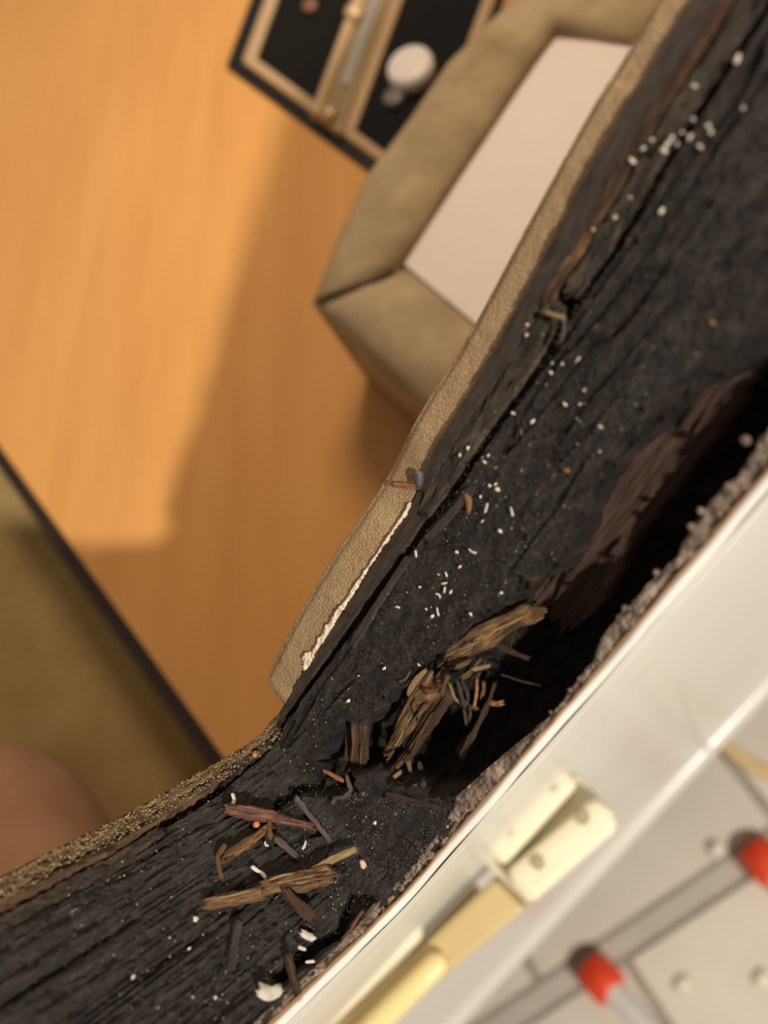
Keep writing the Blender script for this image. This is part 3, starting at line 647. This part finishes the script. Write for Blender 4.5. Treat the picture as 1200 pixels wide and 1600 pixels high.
SP(S_, [(732, 1150), (722, 1162), (712, 1178)], 7, M['spl_deep'], -.007, .6, 'short side shoot at the lower end of the hanging twig', None, .6, 30)
SP(S_, [(772, 1006), (796, 1018), (826, 1030)], 10, M['spl_deep'], -.004, .6, 'small brown twig sticking out right under the thick stick', None, .7, 31, taper=(1.2, .7))
SP(S_, [(782, 1054), (812, 1064), (846, 1073)], 4, M['spl_grey'], -.006, .7, 'thin straight grey fibre far right in the cavity', None, .4, 32)
SP(S_, [(806, 982), (802, 998), (797, 1012)], 3, M['spl_deep'], -.004, .7, 'hair-thin brown fibre hanging from the thick stick end', None, .3, 33)
fib = [((703, 1070), (708, 1090), (720, 1100), 'spl_pale'), ((745, 1064), (744, 1085), (742, 1106), 'spl_orange'), ((762, 1042), (750, 1045), (738, 1046), 'spl_pale'), ((714, 1062), (722, 1085), (726, 1100), 'spl_grey'),
       ((722, 1062), (730, 1080), (733, 1096), 'spl_grey'), ((730, 1096), (738, 1104), (744, 1108), 'spl_brown'), ((756, 1068), (756, 1078), (752, 1090), 'spl_brown'), ((735, 1050), (728, 1056), (720, 1060), 'spl_brown'),
       ((752, 1050), (745, 1058), (738, 1062), 'spl_deep'), ((726, 1108), (727, 1118), (728, 1130), 'spl_grey'), ((735, 1108), (736, 1116), (734, 1124), 'spl_deep'), ((712, 1046), (720, 1040), (735, 1034), 'spl_brown'),
       ((750, 1030), (746, 1038), (742, 1044), 'spl_brown'), ((760, 1028), (758, 1036), (760, 1044), 'spl_deep'), ((690, 1078), (676, 1082), (664, 1080), 'spl_brown'), ((650, 1094), (646, 1102), (648, 1110), 'spl_brown'),
       ((642, 1050), (632, 1062), (622, 1066), 'spl_mauve'), ((700, 1056), (694, 1072), (690, 1086), 'spl_brown'), ((668, 1100), (658, 1112), (652, 1122), 'spl_brown'), ((768, 1098), (776, 1100), (782, 1099), 'spl_orange')]
for i, (a, b, c, mm) in enumerate(fib):
    cn = {'spl_pale': 'pale tan', 'spl_orange': 'orange', 'spl_grey': 'dark grey', 'spl_brown': 'brown', 'spl_deep': 'dark brown', 'spl_mauve': 'dull greyish'}[mm]
    SP('wood_fibre', [a, b, c], 5 + (i * 5 % 4), M[mm], -.0005 + .0012 * ((i * 7) % 5 - 2) / 2, .6, 'short %s wood fibre in the frayed tangle below the thick stick' % cn, '%s frayed fibres in the cavity' % cn, 1.4, 200 + i, cat='fibre')
low = [((620, 1200), (630, 1190), 'spl_brown'), ((638, 1188), (640, 1204), 'spl_brown'), ((616, 1214), (626, 1206), 'spl_pale'), ((640, 1232), (650, 1228), 'spl_brown'), ((655, 1192), (656, 1202), 'spl_deep'), ((630, 1226), (620, 1222), 'spl_deep'), ((592, 1240), (600, 1228), 'spl_deep'), ((660, 1222), (662, 1232), 'spl_deep')]
for i, (a, b, mm) in enumerate(low):
    SP('wood_fibre', [a, b], 8, M[mm], -.002, .6, 'small brown wood bit at the bottom end of the cavity', 'wood bits at the cavity bottom', .5, 240 + i, cat='fibre')
# on the long arm
SP(S_, [(726, 768), (731, 780), (732, 800)], 11, M['spl_orange'], .0008, .35, 'orange-brown flat flake on the black board beside the crack', None, .6, 40, taper=(1.2, .5))
SP(S_, [(614, 757), (634, 759), (656, 760)], 8, M['spl_orange'], .0012, .6, 'pale orange splinter sticking out over the tan board edge', None, .5, 41)
SP(S_, [(655, 736), (654, 748), (655, 760)], 13, M['nail'], .0012, .8, 'blue-grey nail head at the broken end of the ply', None, .2, 42, cat='nail')
SP(S_, [(852, 489), (866, 493), (882, 495)], 8, M['spl_pale'], .0022, .6, 'pale splinter lying across the ply by the crack', None, .4, 43)
SP(S_, [(880, 490), (881, 512), (877, 536)], 7, M['spl_mauve'], .0018, .6, 'grey-green stalk hanging over the crack below the pale splinter', None, .3, 44)
SP(S_, [(880, 734), (888, 737)], 8, M['spl_orange'], .0006, .5, 'tiny orange-red chip alone on the black board', None, .4, 45, cat='chip')
SP(S_, [(1108, 503), (1114, 508)], 8, M['spl_pale'], .0006, .6, 'tiny pale chip alone on the upper black board', None, .4, 46, cat='chip')
# beads and white flakes
def single(o, label, cat, group=None): return meta(o, label, cat, group)
single(lump(402, 1288, .00085, 'amber_bead', M['bead'], None, .0014, 3, (1, 1, 1), .12), 'round amber bead under the red splinter', 'bead')
single(lump(397, 1180, .0007, 'amber_bead', M['bead'], None, .0008, 4, (1, 1, 1), .2), 'small amber bead in the crook of the corner', 'bead')
def curl(pxs, wpx, m, label, cat='flake', group=None, seed=0, h=.0009, name='white_flake'):
    return SP(name, pxs, wpx, m, h, .55, label, group, .4, seed, cat=cat)
curl([(404, 1545), (420, 1556), (438, 1545)], 21, M['flake_big'], 'largest white crinkled flake, at the bottom beside the metal edge', seed=301, h=.0016)
curl([(470, 1457), (482, 1462), (490, 1466)], 12, M['flake_big'], 'white flake lower right on the grooved board below the long tan stick', seed=302)
curl([(362, 1240), (366, 1250), (364, 1256)], 7, M['flake'], 'small white flake just above the left end of the red splinter', seed=303, h=.0012)
curl([(394, 1354), (402, 1362), (410, 1365), (415, 1373)], 7, M['flake'], 'white curled shred above the long tan broken stick', seed=304, h=.0012)
curl([(566, 1346), (570, 1354)], 11, M['flake_pink'], 'pinkish white chip on the gritty corner right of the yellowish twig', seed=305)
curl([(302, 1437), (308, 1436)], 9, M['flake'], 'cream chip on the grooves left of the dark grey stick', seed=306)
curl([(466, 1480), (476, 1484)], 5, M['flake'], 'thin white sliver under the lower right white flake', seed=307)
curl([(478, 1503), (490, 1502)], 4, M['flake'], 'thin white sliver in the black hollow near the sealant', seed=308)
A_SP = [(764, 711), (757, 721), (765, 759), (774, 757), (776, 763), (750, 777), (755, 814), (781, 828), (715, 862), (719, 885), (686, 897), (656, 917), (704, 925), (667, 951), (677, 961), (782, 926), (824, 510), (822, 524), (879, 569), (860, 584), (862, 568), (903, 562), (882, 632), (906, 633), (833, 659), (801, 648), (912, 609), (1152, 89), (1085, 137), (1162, 168), (1112, 207), (1095, 227), (1083, 187), (1051, 211), (1037, 233), (1058, 226), (1006, 230), (990, 249), (1019, 216), (1080, 213), (984, 309), (962, 341), (1034, 330), (929, 357), (1105, 200), (1042, 226), (1066, 205), (730, 702), (718, 712), (939, 668), (938, 705), (600, 1045), (655, 1040), (560, 1055), (545, 1095), (735, 960)]
A_CURL = [[(762, 786), (761, 794), (757, 802)], [(797, 794), (803, 805)], [(733, 858), (738, 863), (744, 865)], [(697, 893), (697, 901)], [(690, 911), (697, 912)], [(694, 918), (693, 927)], [(681, 929), (686, 930), (688, 935)], [(618, 948), (625, 949)], [(682, 950), (684, 956), (686, 961)], [(650, 860), (651, 870)]]
def zoneA(x, y):
    if y < 190: return 'tiny white crumb on the long rim near its top end, above the crumb cluster', 'crumb', 'white crumbs at the top end of the rim'
    if y < 270: return 'tiny white crumb in the thick cluster at the crack of the upper rim', 'crumb', 'white crumbs clustered on the upper rim'
    if y < 480: return 'tiny white crumb on the plies between the crumb cluster and the pale splinter', 'crumb', 'white crumbs on the plies'
    if y < 680: return 'tiny white crumb on the black board just below the grey-green stalk', 'crumb', 'white crumbs below the stalk'
    if y < 840: return 'tiny white crumb on the black board around the orange-brown flake', 'crumb', 'white crumbs around the orange-brown flake'
    if y < 975: return 'tiny white crumb on the black board above the cavity, beside the torn paper', 'crumb', 'white crumbs above the cavity'
    return 'tiny white crumb on the black board near the corner of the rim', 'crumb', 'white crumbs near the corner'
for i, (x, y) in enumerate(A_SP):
    big = 1.35 if y < 400 and i % 3 == 0 else 1.0
    single(lump(x, y, (.00021 + .00020 * ((i * 37) % 10) / 10) * big, 'white_crumb', M['flake'], None, .0007, i, [(1.5, .7, .6), (.8, 1.3, .6), (1, .8, 1.2)][i % 3], 1.1), *zoneA(x, y))
for i, c in enumerate(A_CURL): q = zoneA(*c[0]); curl(c, 3.3, M['flake'], q[0], 'crumb', q[2], 330 + i, .0009, 'white_crumb')
lB = 'tiny white crumb lying on the grooved black board of the short arm'; gB = 'white crumbs on the grooved black board'
B_SP = [(462, 1336), (524, 1378), (585, 1286), (267, 1464), (296, 1482), (207, 1527), (301, 1559), (335, 1560)]
for i, (x, y) in enumerate(B_SP):
    single(lump(x, y, .00022 + .00012 * (i % 3), 'white_crumb', M['flake'], None, .0009, 60 + i, (1, .8, .7), .7), lB, 'crumb', gB)
for i, c in enumerate([[(415, 1313), (416, 1320), (420, 1322)], [(478, 1314), (477, 1322), (473, 1327)]]): curl(c, 4, M['flake'], lB, 'crumb', gB, 350 + i, .001, 'white_crumb')
single(lump(933, 252, .0006, 'white_crumb', M['flake'], None, 0, 88, (1, .8, .7), .5), 'tiny white crumb stuck to the tan board edge', 'crumb')

# fine grit too small to count: specks over both arms
gv, gf = [], []
tet = np.array([(1, 0, -.4), (-.5, .8, -.4), (-.5, -.8, -.4), (0, 0, .7)])
for i in range(700):
    s = random.uniform(SC_ - .06, SC_ + .13); y = random.uniform(.006, .044)
    if abs(s - SC_) > .02 and random.random() < .45: continue
    px, py = proj(surf(np.array(s), np.array(y)))
    if signed_dist(np.array([float(px)]), np.array([float(py)]), CAVITY)[0] > -12: continue
    r = random.uniform(.00008, .00024); a = random.uniform(0, 6.3)
    rot = np.array([[math.cos(a), -math.sin(a), 0], [math.sin(a), math.cos(a), 0], [0, 0, 1]])
    p = surf(np.array(s), np.array(y), .0005); k0 = len(gv)
    gv += list(tet @ rot.T * r + p); gf += [[k0, k0 + 1, k0 + 3], [k0 + 1, k0 + 2, k0 + 3], [k0 + 2, k0, k0 + 3], [k0, k0 + 2, k0 + 1]]
grit = obj('grit', gv, gf, M['paper'], frame, False); meta(grit, None, None, None, 'stuff')
ND = 6500
ss = np.concatenate([RNG.uniform(SC_ - .08, SC_ + .16, ND), SC_ + .008 + RNG.normal(0, .012, 1500)]); yy = np.concatenate([RNG.uniform(.005, .044, ND), np.clip(.002 + np.abs(RNG.normal(0, .011, 1500)), .002, .044)])
px, py = proj(surf(ss, yy)); keep = signed_dist(px, py, CAVITY) < -10; ss, yy = ss[keep], yy[keep]
pp = surf(ss, yy, .0002 + .0004 * RNG.random(len(ss))); rr = RNG.uniform(.00007, .00020, len(ss)); aa = RNG.uniform(0, 6.28, len(ss))
rt = np.stack([np.stack([np.cos(aa), -np.sin(aa), 0 * aa], -1), np.stack([np.sin(aa), np.cos(aa), 0 * aa], -1), np.stack([0 * aa, 0 * aa, 1 + 0 * aa], -1)], 1)
vv = (np.einsum('nij,kj->nki', rt, tet) * rr[:, None, None] + pp[:, None]).reshape(-1, 3)
k4 = (np.arange(len(ss)) * 4)[:, None, None]; ff = (np.array([[0, 1, 3], [1, 2, 3], [2, 0, 3], [0, 2, 1]])[None] + k4).reshape(-1, 3)
dust = obj('wood_dust', vv, ff, mat('wood_dust', [(.05, .04, .034, 1), (.16, .125, .1, 1), (.34, .28, .23, 1)], 900, rough=.5), frame, False); meta(dust, None, None, None, 'stuff')

gN = 2200
ss = RNG.uniform(.03, SC_ + .004, gN); yy = T - .0042 * RNG.random(gN) ** 1.3
pp = surf(ss, yy, .0006 + .0009 * RNG.random(gN)); rr = RNG.uniform(.00010, .00032, gN); aa = RNG.uniform(0, 6.28, gN)
rt = np.stack([np.stack([np.cos(aa), -np.sin(aa), 0 * aa], -1), np.stack([np.sin(aa), np.cos(aa), 0 * aa], -1), np.stack([0 * aa, 0 * aa, 1 + 0 * aa], -1)], 1)
vv = (np.einsum('nij,kj->nki', rt, tet) * rr[:, None, None] + pp[:, None]).reshape(-1, 3)
k4 = (np.arange(gN) * 4)[:, None, None]; ff = (np.array([[0, 1, 3], [1, 2, 3], [2, 0, 3], [0, 2, 1]])[None] + k4).reshape(-1, 3)
crumb = obj('golden_crumb', vv, ff, mat('golden_crumb', [(.12, .08, .04, 1), (.4, .29, .15, 1), (.7, .55, .34, 1)], 900, rough=.5), frame, False); meta(crumb, None, None, None, 'stuff')
# pale pebbles and the yellowish hose on the pavement
pm = mat('pale_pebble', [(.80, .73, .61, 1), (.86, .80, .69, 1)], 30, rough=.5)
for i, (x, y, lab) in enumerate(((1122, 1328, 'pale pebble on the slab between the bracket and the upper red foot'), (1067, 1540, 'pale pebble beside the white tube of the lower red foot'), (1192, 1532, 'pale pebble at the right edge, right of the other pebbles'))):
    meta(lump(onz(x, y, ZG + .008), 0, .011, 'pebble', pm, None, 0, 40 + i, (1.1, .9, .55), .5), lab, 'pebble', 'pebbles on the pavement')
hs_ = tube('hose', [onz(x, y, ZG + .012) for x, y in ((1128, 1160), (1150, 1180), (1178, 1198), (1215, 1215), (1290, 1235))], .010, mat('straw_yellow_hose', [(.75, .55, .27, 1)], rough=.5), None, 10)
meta(hs_, 'straw-yellow hose lying on the pavement at the right edge', 'hose')
